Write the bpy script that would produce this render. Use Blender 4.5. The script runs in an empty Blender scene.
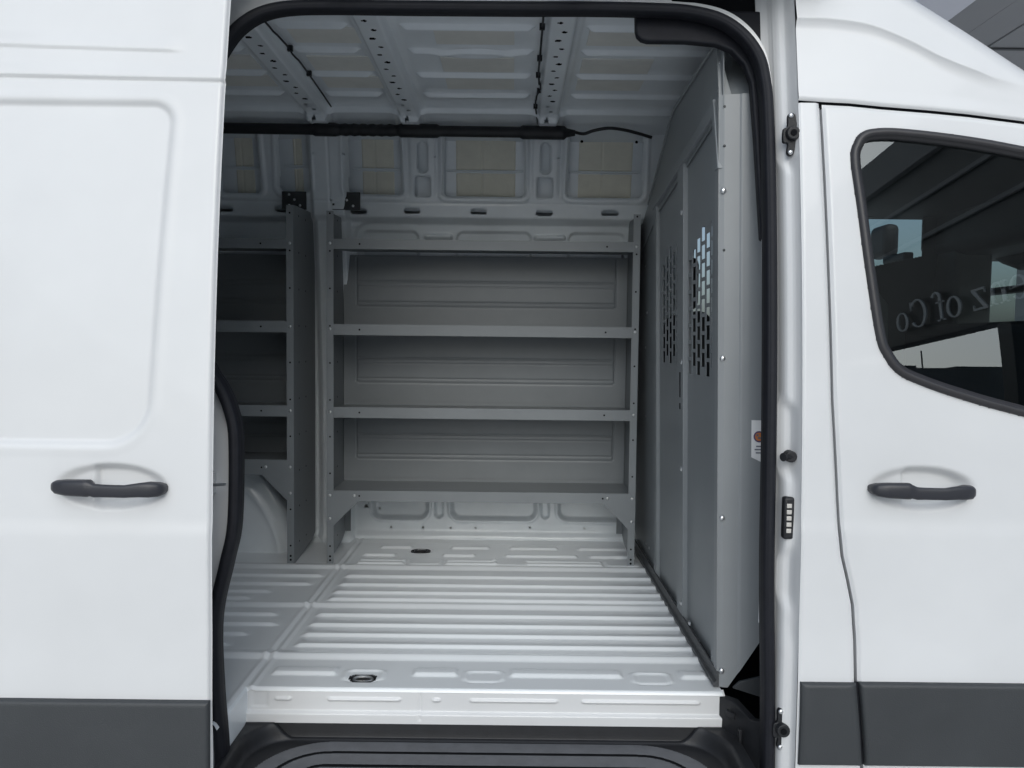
import bpy, bmesh, math, random
import numpy as np
from mathutils import Vector, Matrix
random.seed(4)
scene = bpy.context.scene
COL = scene.collection
WORLD = {}          # world-space origin of every object built

# ------------------------------------------------------------------ materials
def principled(name):
    m = bpy.data.materials.new(name); m.use_nodes = True
    return m, m.node_tree.nodes, m.node_tree.links, m.node_tree.nodes['Principled BSDF']

def mat(name, col, rough=.5, metal=0., coat=0., var=0., vscale=6., bump=0., bscale=400., rvar=0., spec=.5, detail=4.):
    m, n, l, p = principled(name)
    p.inputs['Roughness'].default_value = rough
    p.inputs['Metallic'].default_value = metal
    p.inputs['Coat Weight'].default_value = coat
    p.inputs['Coat Roughness'].default_value = .04
    p.inputs['Specular IOR Level'].default_value = spec
    p.inputs['Base Color'].default_value = (*col, 1)
    tc = n.new('ShaderNodeTexCoord')
    geo = n.new('ShaderNodeNewGeometry')
    if var > 0 or rvar > 0:
        nz = n.new('ShaderNodeTexNoise'); nz.inputs['Scale'].default_value = vscale
        nz.inputs['Detail'].default_value = detail; nz.inputs['Roughness'].default_value = .6
        l.new(geo.outputs['Position'], nz.inputs['Vector'])
    if var > 0:
        r = n.new('ShaderNodeValToRGB')
        r.color_ramp.elements[0].position = .3; r.color_ramp.elements[1].position = .7
        r.color_ramp.elements[0].color = (*[c * (1 - var) for c in col], 1)
        r.color_ramp.elements[1].color = (*[min(1, c * (1 + var * .5)) for c in col], 1)
        l.new(nz.outputs['Fac'], r.inputs['Fac']); l.new(r.outputs['Color'], p.inputs['Base Color'])
    if rvar > 0:
        mr = n.new('ShaderNodeMapRange')
        mr.inputs['To Min'].default_value = max(.02, rough - rvar); mr.inputs['To Max'].default_value = rough + rvar
        l.new(nz.outputs['Fac'], mr.inputs['Value']); l.new(mr.outputs['Result'], p.inputs['Roughness'])
    if bump > 0:
        nb = n.new('ShaderNodeTexNoise'); nb.inputs['Scale'].default_value = bscale; nb.inputs['Detail'].default_value = 2
        b = n.new('ShaderNodeBump'); b.inputs['Strength'].default_value = bump; b.inputs['Distance'].default_value = .001
        l.new(geo.outputs['Position'], nb.inputs['Vector']); l.new(nb.outputs['Fac'], b.inputs['Height'])
        l.new(b.outputs['Normal'], p.inputs['Normal'])
    return m

M = {}
M['white'] = mat('white_body_paint', (.69, .698, .704), .34, spec=.4, coat=.32, var=.06, vscale=1.6, bump=.10, bscale=40, rvar=.05)
M['inner'] = mat('white_paint_blue_lit', (.80, .845, .875), .32, coat=.45, var=.05, vscale=7)  # same white as the body, lightened and blued to mimic light inside
M['roofin'] = mat('roof_white_paint_blue_lit', (.80, .845, .88), .32, coat=.5, var=.06, vscale=6, rvar=.08)  # same white on the roof, bluish inside light put into its colour
M['floor'] = mat('floor_paint', (.77, .80, .82), .28, coat=.45, var=.03, vscale=2.5, detail=3)
M['grey'] = mat('grey_powder_coat', (.226, .244, .257), .40, var=.08, vscale=4, bump=.35, bscale=14, rvar=.05)
M['wing'] = mat('grey_powder_coat_lit', (.255, .27, .281), .36, var=.07, vscale=3, bump=.5, bscale=9)  # same grey coat, lifted to paint in light the wing plate catches
M['black'] = mat('black_plastic', (.013, .014, .017), .5, var=.2, vscale=30, bump=.3, bscale=700)
M['handle'] = mat('handle_plastic', (.028, .029, .036), .38, bump=.25, bscale=900)
M['seal'] = mat('rubber_seal', (.011, .012, .017), .62, spec=.3, var=.2, vscale=40)
M['tread'] = mat('worn_step_plastic', (.125, .13, .142), .5, var=.2, vscale=22, bump=.3, bscale=500, rvar=.1, detail=8)
M['trim'] = mat('grey_trim_plastic', (.042, .046, .05), .48, var=.12, vscale=5, bump=.6, bscale=350, rvar=.08)
M['pad'] = mat('beige_damping_pad', (.83, .81, .70), .8, var=.08, vscale=12)
M['roofpad'] = mat('roof_damping_pad', (.74, .74, .70), .8, var=.06, vscale=12)
M['zinc'] = mat('zinc_screw', (.72, .73, .74), .3, metal=.9)
M['dark'] = mat('dark_cavity', (.006, .0065, .008), .9, spec=.15)  # near-black, also stands in for shade inside slots and holes
M['cab'] = mat('cab_trim', (.018, .019, .021), .65, var=.15, vscale=10)
M['cabgrey'] = mat('cab_trim_grey', (.09, .09, .085), .7, var=.1, vscale=10)
M['paper'] = mat('white_label', (.78, .78, .78), .5)
M['emblem'] = mat('emblem_purple', (.12, .08, .16), .5)
M['emblem2'] = mat('emblem_orange', (.55, .2, .06), .5)
M['ink'] = mat('label_ink', (.15, .16, .2), .6)
M['pin'] = mat('contact_pin', (.62, .60, .56), .4, metal=.3)
M['concrete'] = mat('forecourt_concrete', (.62, .62, .61), .85, var=.2, vscale=.8, detail=8)
M['clad'] = mat('dark_cladding', (.045, .047, .05), .5, var=.1, vscale=1.0)
M['board'] = mat('grey_soffit_board', (.30, .30, .305), .6, var=.06, vscale=.8)
M['fascia'] = mat('pale_fascia', (.75, .75, .80), .5, var=.04, vscale=.7)
M['letter'] = mat('sign_letter', (.85, .86, .86), .5)
M['lowwall'] = mat('low_block_wall', (.24, .24, .23), .8, var=.25, vscale=.6)
M['lowwin'] = mat('low_block_window', (.03, .035, .04), .1)

def glass_mat():
    m = bpy.data.materials.new('tinted_window_glass'); m.use_nodes = True
    n, l = m.node_tree.nodes, m.node_tree.links
    n.remove(n['Principled BSDF'])
    out = n['Material Output']
    tr = n.new('ShaderNodeBsdfTransparent'); tr.inputs['Color'].default_value = (.50, .58, .56, 1)
    gl = n.new('ShaderNodeBsdfGlossy'); gl.inputs['Roughness'].default_value = 0.0
    gl.inputs['Color'].default_value = (.95, 1, 1, 1)
    fr = n.new('ShaderNodeFresnel'); fr.inputs['IOR'].default_value = 1.95
    mx = n.new('ShaderNodeMixShader')
    l.new(fr.outputs['Fac'], mx.inputs['Fac']); l.new(tr.outputs['BSDF'], mx.inputs[1]); l.new(gl.outputs['BSDF'], mx.inputs[2])
    l.new(mx.outputs['Shader'], out.inputs['Surface'])
    return m
M['glass'] = glass_mat()

# ------------------------------------------------------------------ building helpers
def tag(o, label=None, cat=None, group=None, kind=None):
    if label: o['label'] = label
    if cat: o['category'] = cat
    if group: o['group'] = group
    if kind: o['kind'] = kind
    return o

def place(o, wloc, parent):
    COL.objects.link(o)
    WORLD[o.name] = Vector(wloc)
    if parent is not None:
        o.parent = parent
        o.location = Vector(wloc) - WORLD[parent.name]
    else:
        o.location = wloc
    return o

def empty(name, loc, label=None, cat=None, group=None, parent=None):
    o = bpy.data.objects.new(name, None); o.empty_display_size = .1
    place(o, loc, parent)
    return tag(o, label, cat, group)

def mesh_obj(name, verts, faces, material, parent=None, smooth=True, mats=None, midx=None):
    v = np.asarray(verts, dtype=np.float64).reshape(-1, 3)
    c = (v.min(0) + v.max(0)) / 2
    me = bpy.data.meshes.new(name)
    me.from_pydata((v - c).tolist(), [], [list(map(int, f)) for f in faces])
    for mm in (mats or [material]): me.materials.append(mm)
    if smooth: me.polygons.foreach_set('use_smooth', [True] * len(me.polygons))
    if midx is not None: me.polygons.foreach_set('material_index', midx)
    me.update()
    o = bpy.data.objects.new(name, me)
    return place(o, c, parent)

def hf(name, us, vs, fn, material, parent=None, keep=None):
    """grid surface: fn(U, V) -> X, Y, Z arrays; keep(Uc, Vc) masks faces"""
    us = np.asarray(us, float); vs = np.asarray(vs, float)
    U, V = np.meshgrid(us, vs, indexing='ij')
    X, Y, Z = fn(U, V)
    P = np.stack([X + 0 * U, Y + 0 * U, Z + 0 * U], -1).reshape(-1, 3)
    nu, nv = len(us), len(vs)
    i = np.arange(nu - 1)[:, None] * nv + np.arange(nv - 1)[None, :]
    F = np.stack([i, i + nv, i + nv + 1, i + 1], -1).reshape(-1, 4)
    if keep is not None:
        Uc = (U[:-1, :-1] + U[1:, 1:]) / 2; Vc = (V[:-1, :-1] + V[1:, 1:]) / 2
        F = F[np.asarray(keep(Uc, Vc)).reshape(-1)]
        used = np.unique(F); remap = np.full(len(P), -1); remap[used] = np.arange(len(used))
        P = P[used]; F = remap[F]
    c = (P.min(0) + P.max(0)) / 2
    me = bpy.data.meshes.new(name)
    me.vertices.add(len(P)); me.vertices.foreach_set('co', (P - c).astype(np.float32).ravel())
    me.loops.add(F.size); me.loops.foreach_set('vertex_index', F.astype(np.int32).ravel())
    me.polygons.add(len(F)); me.polygons.foreach_set('loop_start', np.arange(0, F.size, 4, dtype=np.int32))
    me.polygons.foreach_set('loop_total', np.full(len(F), 4, dtype=np.int32))
    me.polygons.foreach_set('use_smooth', np.ones(len(F), dtype=bool))
    me.materials.append(material); me.update(calc_edges=True); me.validate()
    o = bpy.data.objects.new(name, me)
    return place(o, c, parent)

class MB:
    """collects simple solids; build() links them as one mesh"""
    def __init__(s): s.v = []; s.f = []; s.mi = []; s.cur = 0
    def add(s, v, f):
        b = len(s.v); s.v += [tuple(p) for p in v]; s.f += [tuple(i + b for i in q) for q in f]; s.mi += [s.cur] * len(f)
        return s
    def box(s, x0, x1, y0, y1, z0, z1):
        v = [(x, y, z) for x in (x0, x1) for y in (y0, y1) for z in (z0, z1)]
        return s.add(v, [(0, 1, 3, 2), (4, 6, 7, 5), (0, 4, 5, 1), (2, 3, 7, 6), (0, 2, 6, 4), (1, 5, 7, 3)])
    def prism(s, pts, vec):
        """pts: 3D polygon; extruded along vec"""
        n = len(pts); vec = Vector(vec)
        v = [tuple(p) for p in pts] + [tuple(Vector(p) + vec) for p in pts]
        f = [tuple(range(n - 1, -1, -1)), tuple(range(n, 2 * n))] + [(i, (i + 1) % n, n + (i + 1) % n, n + i) for i in range(n)]
        return s.add(v, f)
    def tube(s, path, r, seg=10, closed=False, ry=None):
        path = [Vector(p) for p in path]; n = len(path); rings = []
        up = Vector((0, 0, 1)); prev = None
        for i, p in enumerate(path):
            a = path[i - 1] if (i > 0 or closed) else p
            b = path[(i + 1) % n] if (i < n - 1 or closed) else p
            t = (b - a).normalized()
            if prev is None:
                q = up if abs(t.z) < .9 else Vector((1, 0, 0)); nx = t.cross(q).normalized()
            else:
                nx = (prev - t * prev.dot(t)).normalized()
            prev = nx; ny = t.cross(nx)
            rr = r[i] if isinstance(r, (list, tuple)) else r
            rings.append([p + nx * rr * math.cos(2 * math.pi * k / seg) + ny * rr * math.sin(2 * math.pi * k / seg) for k in range(seg)])
        v = [q for ring in rings for q in ring]; f = []
        for i in range(n if closed else n - 1):
            j = (i + 1) % n
            for k in range(seg):
                f.append((i * seg + k, i * seg + (k + 1) % seg, j * seg + (k + 1) % seg, j * seg + k))
        if not closed:
            f.append(tuple(range(seg - 1, -1, -1))); f.append(tuple((n - 1) * seg + k for k in range(seg)))
        return s.add(v, f)
    def dome(s, c, nrm, r, h=None, seg=10, rings=3):
        c = Vector(c); nrm = Vector(nrm).normalized(); h = h or r * .6
        q = Vector((0, 0, 1)) if abs(nrm.z) < .9 else Vector((1, 0, 0))
        a = nrm.cross(q).normalized(); b = nrm.cross(a)
        v = []; f = []
        for i in range(rings):
            th = math.pi / 2 * i / rings
            for k in range(seg):
                ph = 2 * math.pi * k / seg
                v.append(c + (a * math.cos(ph) + b * math.sin(ph)) * r * math.cos(th) + nrm * h * math.sin(th))
        v.append(c + nrm * h)
        for i in range(rings - 1):
            for k in range(seg): f.append((i * seg + k, i * seg + (k + 1) % seg, (i + 1) * seg + (k + 1) % seg, (i + 1) * seg + k))
        for k in range(seg): f.append(((rings - 1) * seg + k, (rings - 1) * seg + (k + 1) % seg, rings * seg))
        return s.add(v, f)
    def build(s, name, material, parent=None, bevel=0., smooth=False, label=None, extra=None):
        o = mesh_obj(name, s.v, s.f, material, parent, smooth, [material] + (extra or []), s.mi)
        bm = bmesh.new(); bm.from_mesh(o.data); bmesh.ops.recalc_face_normals(bm, faces=bm.faces); bm.to_mesh(o.data); bm.free()
        if bevel:
            b = o.modifiers.new('bevel', 'BEVEL'); b.width = bevel; b.segments = 3; b.limit_method = 'ANGLE'; b.angle_limit = math.radians(40)
            b.harden_normals = False
        if smooth or bevel:
            o.data.polygons.foreach_set('use_smooth', [True] * len(o.data.polygons))
            try: o.data.set_sharp_from_angle(angle=math.radians(40))
            except Exception: pass
        if label: o['label'] = label
        return o

def loft(name, rings, material, parent, cap=True):
    n = len(rings[0]); v = [p for r in rings for p in r]; f = []
    for i in range(len(rings) - 1):
        for k in range(n): f.append((i * n + k, i * n + (k + 1) % n, (i + 1) * n + (k + 1) % n, (i + 1) * n + k))
    if cap: f += [tuple(range(n - 1, -1, -1)), tuple((len(rings) - 1) * n + k for k in range(n))]
    return mesh_obj(name, v, f, material, parent, True)

def sm(a, b, x):
    t = np.clip((x - a) / (b - a), 0, 1); return t * t * (3 - 2 * t)
def rr(x, z, cx, cz, hx, hz, r):
    qx = np.abs(x - cx) - (hx - r); qz = np.abs(z - cz) - (hz - r)
    return np.hypot(np.maximum(qx, 0), np.maximum(qz, 0)) + np.minimum(np.maximum(qx, qz), 0) - r
def T(z): return .0655 * np.maximum(0, z - .3) ** 2            # tumblehome of the body side
def interp(pts, axis=1):
    a = np.array(pts); k = a[:, axis].argsort(); return lambda q: np.interp(q, a[k, axis], a[k, 1 - axis])
def lin(a, b, st): return np.linspace(a, b, max(2, int(round((b - a) / st)) + 1))
def catmull(pts, n=6, closed=False):
    P = [np.array(p, float) for p in pts]; out = []; N = len(P)
    for i in range(N if closed else N - 1):
        p0 = P[i - 1] if (i > 0 or closed) else P[i]; p1 = P[i]; p2 = P[(i + 1) % N]
        p3 = P[(i + 2) % N] if (i + 2 < N or closed) else p2
        for k in range(n):
            t = k / n
            out.append(.5 * (2 * p1 + (p2 - p0) * t + (2 * p0 - 5 * p1 + 4 * p2 - p3) * t * t + (3 * p1 - p0 - 3 * p2 + p3) * t ** 3))
    if not closed: out.append(P[-1])
    return out

# =================================================================== GROUND AND SURROUNDINGS
G = -.65
hf('forecourt', [-150, -20, 0, 20, 150], [-150, -20, 0, 20, 150], lambda u, v: (u, v, 0 * u + G), M['concrete'])
tag(bpy.data.objects['forecourt'], kind='structure')

# =================================================================== THE VAN
van = empty('cargo_van', (0, 1, G), 'white high-roof cargo van parked with its side door slid open', 'van')

gap = interp([(.764, 1.568), (.770, 1.321), (.782, .830), (.797, .587), (.8025, .514), (.810, .451), (.825, .392), (.839, .330), (.847, .243), (.851, .143), (.873, -.071), (.90, -.3)])
dtop = interp([(.65, 1.573), (.712, 1.572), (.764, 1.569), (.837, 1.566), (.911, 1.559), (1.036, 1.550), (1.135, 1.541), (1.269, 1.525), (1.6, 1.46)], 0)
crease = lambda q: np.interp(q, CR[:, 0], CR[:, 1])

CR = np.array(catmull([(.60, 1.789), (.72, 1.788), (.796, 1.786), (.897, 1.770), (.995, 1.728), (1.068, 1.688), (1.154, 1.653), (1.228, 1.630), (1.5, 1.58)], 8))
def cup_depth(x, z, cx, cz, split):
    e = np.sqrt(((x - cx) / .137) ** 2 + ((z - cz) / .056) ** 2)
    d = .024 * sm(1.0, .66, e)
    left = sm(split + .003, split - .003, x)
    return d * (1 - .55 * left)
def handle(cx, parent, zc=.618, y0=0., sc=.97):
    """pull handle bar, lock end on the left; cx is its left tip"""
    secs = []
    prof = [(0, .004, .012), (.004, .011, .020), (.014, .0155, .027), (.04, .0185, .032), (.085, .0195, .034), (.094, .0195, .034), (.097, .0175, .033), (.11, .0155, .033),
            (.13, .0145, .034), (.18, .0145, .034), (.215, .0165, .033), (.235, .018, .031), (.255, .0165, .026), (.264, .012, .019), (.268, .005, .012)]
    for dx, hh, yo in prof:
        thick = .030 if (dx < .1 or dx > .225) else .016
        top = .004 if .105 < dx < .2 else 0.
        ring = []
        for k in range(20):
            a = 2 * math.pi * k / 20
            cy, cz = math.cos(a), math.sin(a)
            sy = math.copysign(abs(cy) ** .6, cy); sz = math.copysign(abs(cz) ** .7, cz)
            ring.append((cx + dx * sc, y0 - yo + thick / 2 + sy * thick / 2, zc - top - .004 * dx / .268 + sz * hh))
        secs.append(ring)
    return loft('door_handle', secs, M['handle'], parent)

# ---- front door: outer skin with window cut-out, crease and handle cup
WIN = [(.844, 1.423), (.853, 1.463), (.868, 1.483), (.896, 1.492), (.958, 1.493), (1.107, 1.477), (1.264, 1.450), (1.60, 1.38), (1.78, 1.05), (1.80, .80), (1.70, .70),
       (1.247, .806), (1.091, .848), (.994, .881), (.945, .905), (.916, .941), (.897, .990), (.874, 1.149), (.857, 1.30)]
WINC = catmull(WIN, 8, True)
def inpoly(x, z, poly):
    x = np.asarray(x); z = np.asarray(z); c = np.zeros(x.shape, bool); n = len(poly); j = n - 1
    for i in range(n):
        xi, zi = poly[i][0], poly[i][1]; xj, zj = poly[j][0], poly[j][1]
        with np.errstate(divide='ignore', invalid='ignore'):
            k = ((zi > z) != (zj > z)) & (x < (xj - xi) * (z - zi) / (zj - zi + 1e-12) + xi)
        c ^= k; j = i
    return c
def offset_poly(poly, d):
    out = []; n = len(poly)
    for i in range(n):
        a = np.array(poly[i - 1][:2]); b = np.array(poly[(i + 1) % n][:2]); t = b - a; t /= np.linalg.norm(t)
        out.append(np.array(poly[i][:2]) + d * np.array([t[1], -t[0]]))
    return out
def front_y(x, z):
    y = T(z) - .004 * sm(.545, .50, z) - .004 * sm(.30, .12, z)
    y = y + cup_depth(x, z, .9975, .617, .958)
    y = y - .003 * sm(.86, .70, z) * sm(.5, .62, z) * sm(.9, 1.2, x)     # faint shoulder under the window
    return y
FR = .004
def front_fn(u, v):                                   # u 0..1 across, v = z of the square grid
    zt = v; x0 = gap(zt) + FR
    x = x0 + u * (1.95 - x0)
    zz = np.minimum(v, 9) + 0 * u
    k = sm(1.0, 1.6, v)                               # top edge follows the falling door line
    top = dtop(x) - .004
    zz = np.where(v > 1.0, 1.0 + (v - 1.0) / .58 * (top - 1.0), v)
    x = gap(zz) + FR + u * (1.95 - gap(zz) - FR)
    y = front_y(x, zz)
    edge = np.maximum(sm(.012, 0, x - gap(zz) - FR), sm(.012, 0, top - zz))
    return x, y + .006 * edge ** 2, zz
uu = np.concatenate([np.linspace(0, .012, 6), np.linspace(.014, .48, 100), np.linspace(.49, 1, 24)])
vv = np.concatenate([lin(-.30, 1.0, .006), 1.0 + np.linspace(0, .58, 100)[1:]])
def keep_front(u, v):
    X, Y, Z = front_fn(u, v); return ~inpoly(X, Z, offset_poly(WINC, -.010))
fdoor = hf('front_door', uu, vv, front_fn, M['white'], van, keep_front)
# return flange of the door edge
def strip(name, pts, dvec, material, parent):
    v = []; f = []
    for p in pts: v += [p, tuple(Vector(p) + Vector(dvec))]
    for i in range(len(pts) - 1): f.append((2 * i, 2 * i + 2, 2 * i + 3, 2 * i + 1))
    return mesh_obj(name, v, f, material, parent, True)
zz_ = lin(-.3, 1.555, .01)
ed = [(gap(z) + FR, T(z) + .006 - .004 * float(sm(.545, .5, z)) - .004 * float(sm(.3, .12, z)), z) for z in zz_]
xe = lin(.775, 1.9, .02)
ed2 = [(x, T(dtop(x)) + .006, dtop(x) - .004) for x in xe]
mb = MB()
for E_ in (ed, ed2):
    v = []; f = []
    for p in E_: v += [p, (p[0], p[1] + .018, p[2])]
    for i in range(len(E_) - 1): f.append((2 * i, 2 * i + 2, 2 * i + 3, 2 * i + 1))
    mb.add(v, f)
mb.build('edge_flange', M['white'], fdoor, smooth=True)
handle(.868, fdoor, .617, 0., .945)
# window seal
ring = [(p[0], p[1]) for p in offset_poly(WINC, -.004)]
mb = MB(); N = len(ring)
inn = offset_poly(WINC, .024); mid = offset_poly(WINC, .010)
prof = [(offset_poly(WINC, -.013), .004), (offset_poly(WINC, -.010), -.006), (offset_poly(WINC, -.002), -.010), (offset_poly(WINC, .004), -.009), (offset_poly(WINC, .0085), -.004), (offset_poly(WINC, .0095), .000), (offset_poly(WINC, .014), .001), (offset_poly(WINC, .016), .012)]
v = []; f = []
for pl, dy in prof: v += [(p[0], float(T(p[1])) + dy, p[1]) for p in pl]
for k in range(len(prof) - 1):
    for i in range(N): f.append((k * N + i, k * N + (i + 1) % N, (k + 1) * N + (i + 1) % N, (k + 1) * N + i))
mesh_obj('window_seal', v, f, mat('window_rubber', (.032, .031, .034), .42, var=.1, vscale=20), fdoor, True)
# glass
gx = lin(.83, 1.85, .02); gz = lin(.68, 1.51, .02)
hf('window_glass', gx, gz, lambda u, v: (u, T(v) + .012, v), M['glass'], fdoor, lambda u, v: inpoly(u, v, offset_poly(WINC, -.004)))
# side moulding on a door or pillar
def moulding(x0, x1, z0, z1, off, parent, slant=None):
    def fn(u, v):
        zc = z0 + (z1 - z0) * (.5 - .5 * np.cos(np.pi * v)) if False else z0 + (z1 - z0) * v
        a = x0(zc) if callable(x0) else x0
        b = x1(zc) if callable(x1) else x1
        x = a + (b - a) * u
        e = np.minimum(np.minimum(zc - z0, z1 - zc), np.minimum(x - a, b - x))
        out = .013 * np.sqrt(np.clip(1 - (1 - np.clip(e / .010, 0, 1)) ** 2, 0, 1)) + .004 * np.sin(np.pi * v)
        return x, off + T(zc) - out - .004 - .004, zc
    e = np.array([0, .002, .005, .01, .016])
    us = np.concatenate([e / 2, np.linspace(.02, .98, 12), 1 - e[::-1] / 2])
    vs = np.concatenate([np.array([0, .005, .012, .022, .035, .05]), np.linspace(.07, .93, 20), 1 - np.array([.05, .035, .022, .012, .005, 0])])
    return hf('side_moulding', us, vs, fn, M['trim'], parent)
moulding(lambda z: gap(z) + .0035, 1.95, -.066, .143, 0, fdoor)

# ---- pillar skin between the opening and the front door
def pil_fn(u, v):
    z = v; a = .7085; b = gap(z) - FR
    x = a + (b - a) * u
    y = T(z) - .004 * sm(.545, .50, z) - .004 * sm(.30, .12, z)
    y = y + .006 * np.maximum(sm(.012, 0, b - x), .7 * sm(.008, 0, x - a)) ** 2
    return x, y, z
pillar = hf('pillar_panel', np.concatenate([[0, .02, .05, .09, .14], np.linspace(.2, .8, 8), [.86, .91, .95, .98, 1]]), lin(-.3, 1.568, .008), pil_fn, M['white'], van)
moulding(.7125, lambda z: gap(z) - .0035, -.066, .141, 0, pillar)
mb = MB()
v = []; f = []
P_ = [(gap(z) - FR, float(T(z)) + .002, z) for z in zz_]
for p in P_: v += [p, (p[0], p[1] + .02, p[2])]
for i in range(len(P_) - 1): f.append((2 * i, 2 * i + 2, 2 * i + 3, 2 * i + 1))
mb.add(v, f).build('edge_flange', M['white'], pillar, smooth=True)
gz_ = [z_ for z_ in lin(-.066, .142, .01)]
mb = MB(); v = []; f = []
for z_ in gz_: v += [(gap(z_) - .0055, -.006, z_), (gap(z_) + .0055, -.006, z_)]
for i in range(len(gz_) - 1): f.append((2 * i, 2 * i + 1, 2 * i + 3, 2 * i + 2))
mb.add(v, f).build('gap_shade', M['seal'], pillar)  # black strip painting shade into the gap between the mouldings
# dark plates behind the door gaps, putting their shade into the colour
hf('gap_backing', np.linspace(0, 1, 5), lin(-.3, 1.60, .02), lambda u, v: (gap(np.minimum(v, 1.568)) + (u - .5) * .05, T(v) + .020, v), mat('gap_backing_dark', (.06, .06, .065), .6), van)
hf('gap_backing', lin(.716, 1.9, .03), np.linspace(-.012, .03, 4), lambda u, v: (u, T(dtop(u)) + .018, dtop(u) + v - .01), M['seal'], van)

# ---- door jamb
JP = [(.7090, .004), (.7080, .008), (.7050, .016), (.7010, .024), (.6960, .030), (.6900, .034), (.6845, .038), (.6800, .045), (.6765, .056), (.6735, .070), (.669, .079), (.661, .085), (.651, .090), (.641, .096), (.638, .104), (.637, .112), (.636, .125), (.636, .135)]
jx = np.array([p[0] for p in JP]); jy = np.array([p[1] for p in JP])
def jamb_fn(u, v):
    x = np.interp(u, np.arange(len(JP)), jx); y = np.interp(u, np.arange(len(JP)), jy)
    s1 = sm(1.40, 1.44, v + (x - .68) * .8) ; s2 = sm(.83, .80, v + (x - .69) * .9) * sm(.62, .66, v); s3 = sm(.47, .43, v - (x - .69) * .9) * sm(.30, .35, v) ; s4 = sm(.27, .20, v)
    m1 = sm(1.5, 4.5, u) * sm(9.5, 7, u)
    y = y + (.012 * s1 + .016 * s2 + .014 * s3 - .006 * s4) * m1
    x = x - (.004 * s1 + .006 * s2 + .005 * s3) * sm(5, 8, u) * sm(14, 10, u)
    return x, T(v) + y - .004 * sm(.545, .5, v), v
jamb = hf('door_jamb', np.linspace(0, len(JP) - 1, 60), lin(-.3, 1.98, .01), jamb_fn, M['white'], van, lambda u, v: (u < 13.2) & ((v > .25) | (u < 11.3)))

# ---- roof fairing over the cab
def zt(x): return np.maximum(2.09 - .70 * .05 * np.log1p(np.exp((x - .85) / .05)), 1.45)
def fair_fn(u, v):
    x = u; zb = dtop(x) + .003; z1 = np.maximum(zt(x) - .17, zb + .03); top = np.maximum(zt(x), z1 + .04)
    a = np.clip(v / .45, 0, 1); th = np.clip((v - .45) / .55, 0, 1) * np.pi / 2
    z = np.where(v < .45, zb + (z1 - zb) * a, z1 + (top - z1) * np.sin(th))
    y = T(z) + np.where(v < .45, 0, .42 * (1 - np.cos(th)))
    fade = sm(1.30, 1.12, x)
    dz = z - crease(x); st_ = sm(-.007, .007, dz)
    y = y + fade * -.012 * np.where(dz < .0, np.clip((dz + .034) / .034, 0, 1) ** 2.2, np.exp(-np.maximum(dz, 0) / .09) * sm(1, .6, v)) + .0 * st_
    y = y - .002 * sm(.045, .0, z - zb)
    y = y + .006 * sm(.008, 0, z - zb) ** 2
    return x, y, z
fair = hf('roof_fairing', np.concatenate([[.7085, .7095, .711, .714], lin(.718, 1.6, .012), lin(1.65, 2.3, .08)]), np.concatenate([[0, .008, .016, .026], np.linspace(.035, .45, 110), np.linspace(.46, 1, 30)]), fair_fn, M['white'], van)
hf('cab_roof', lin(.7, 2.3, .05), np.linspace(0, 1, 12), lambda u, v: (u, .55 + v * 1.45, np.maximum(zt(u), 1.72) - .02 - .08 * sm(.6, 1, v)), M['white'], van)

# ---- sliding door, slid back along the outside of the body
D0 = -.09
def slide_y(x, z):
    xs = x + (1.44 - z) * .042
    r = .105 - .05 * sm(.95, 1.3, z)
    sd = rr(xs, z, -1.65, 1.118, .841, .407, r)
    y = D0 + T(z)
    y = y + .0095 * sm(.003, -.014, sd) - .0012 * sm(.0, .010, sd) * sm(.03, .010, sd)
    z0 = 1.6485 - .0234 * (x + .809)
    y = y - .0045 * sm(z0 - .004, z0 + .003, z) * sm(z0 + .05, z0 + .004, z) * sm(-.775, -.84, x)
    z1 = 1.577 - .012 * (x + .699)
    y = y - .004 * sm(z1 - .003, z1 + .003, z) * sm(z1 + .045, z1 + .006, z) + .004 * np.exp(-((z - z1 + .004) / .0035) ** 2)
    y = y - .004 * sm(.545, .50, z) - .004 * sm(.30, .12, z)
    y = y + cup_depth(x, z, -.9275, .617, -.965)
    y = y + .010 * sm(.012, 0, -.694 - x) ** 2
    return y
ux = np.concatenate([lin(-1.75, -1.29, .03), lin(-1.28, -.712, .0045), [-.708, -.704, -.7, -.698, -.696, -.6945, -.694]])
vz = np.concatenate([lin(-.40, -.13, .03), lin(-.12, 1.90, .0042)])
sdoor = hf('sliding_door', ux, vz, lambda u, v: (u, slide_y(u, v), v), M['white'], van)
mb = MB(); v = []; f = []
E_ = [(-.694, float(slide_y(np.array(-.694), np.array(z))), z) for z in lin(-.4, 1.9, .01)]
for p in E_: v += [p, (p[0] - .004, p[1] + .006, p[2]), (p[0] - .05, p[1] + .008, p[2])]
for i in range(len(E_) - 1):
    f += [(3 * i, 3 * i + 3, 3 * i + 4, 3 * i + 1), (3 * i + 1, 3 * i + 4, 3 * i + 5, 3 * i + 2)]
mb.add(v, f).build('edge_flange', M['white'], sdoor, smooth=True)
MB().box(-1.74, -.775, D0 + .060, D0 + .085, -.38, .86).build('inner_panel', M['white'], sdoor, .006)
handle(-1.054, sdoor, .619, D0)
moulding(-1.75, -.6945, -.30, .121, D0, sdoor)

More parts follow.
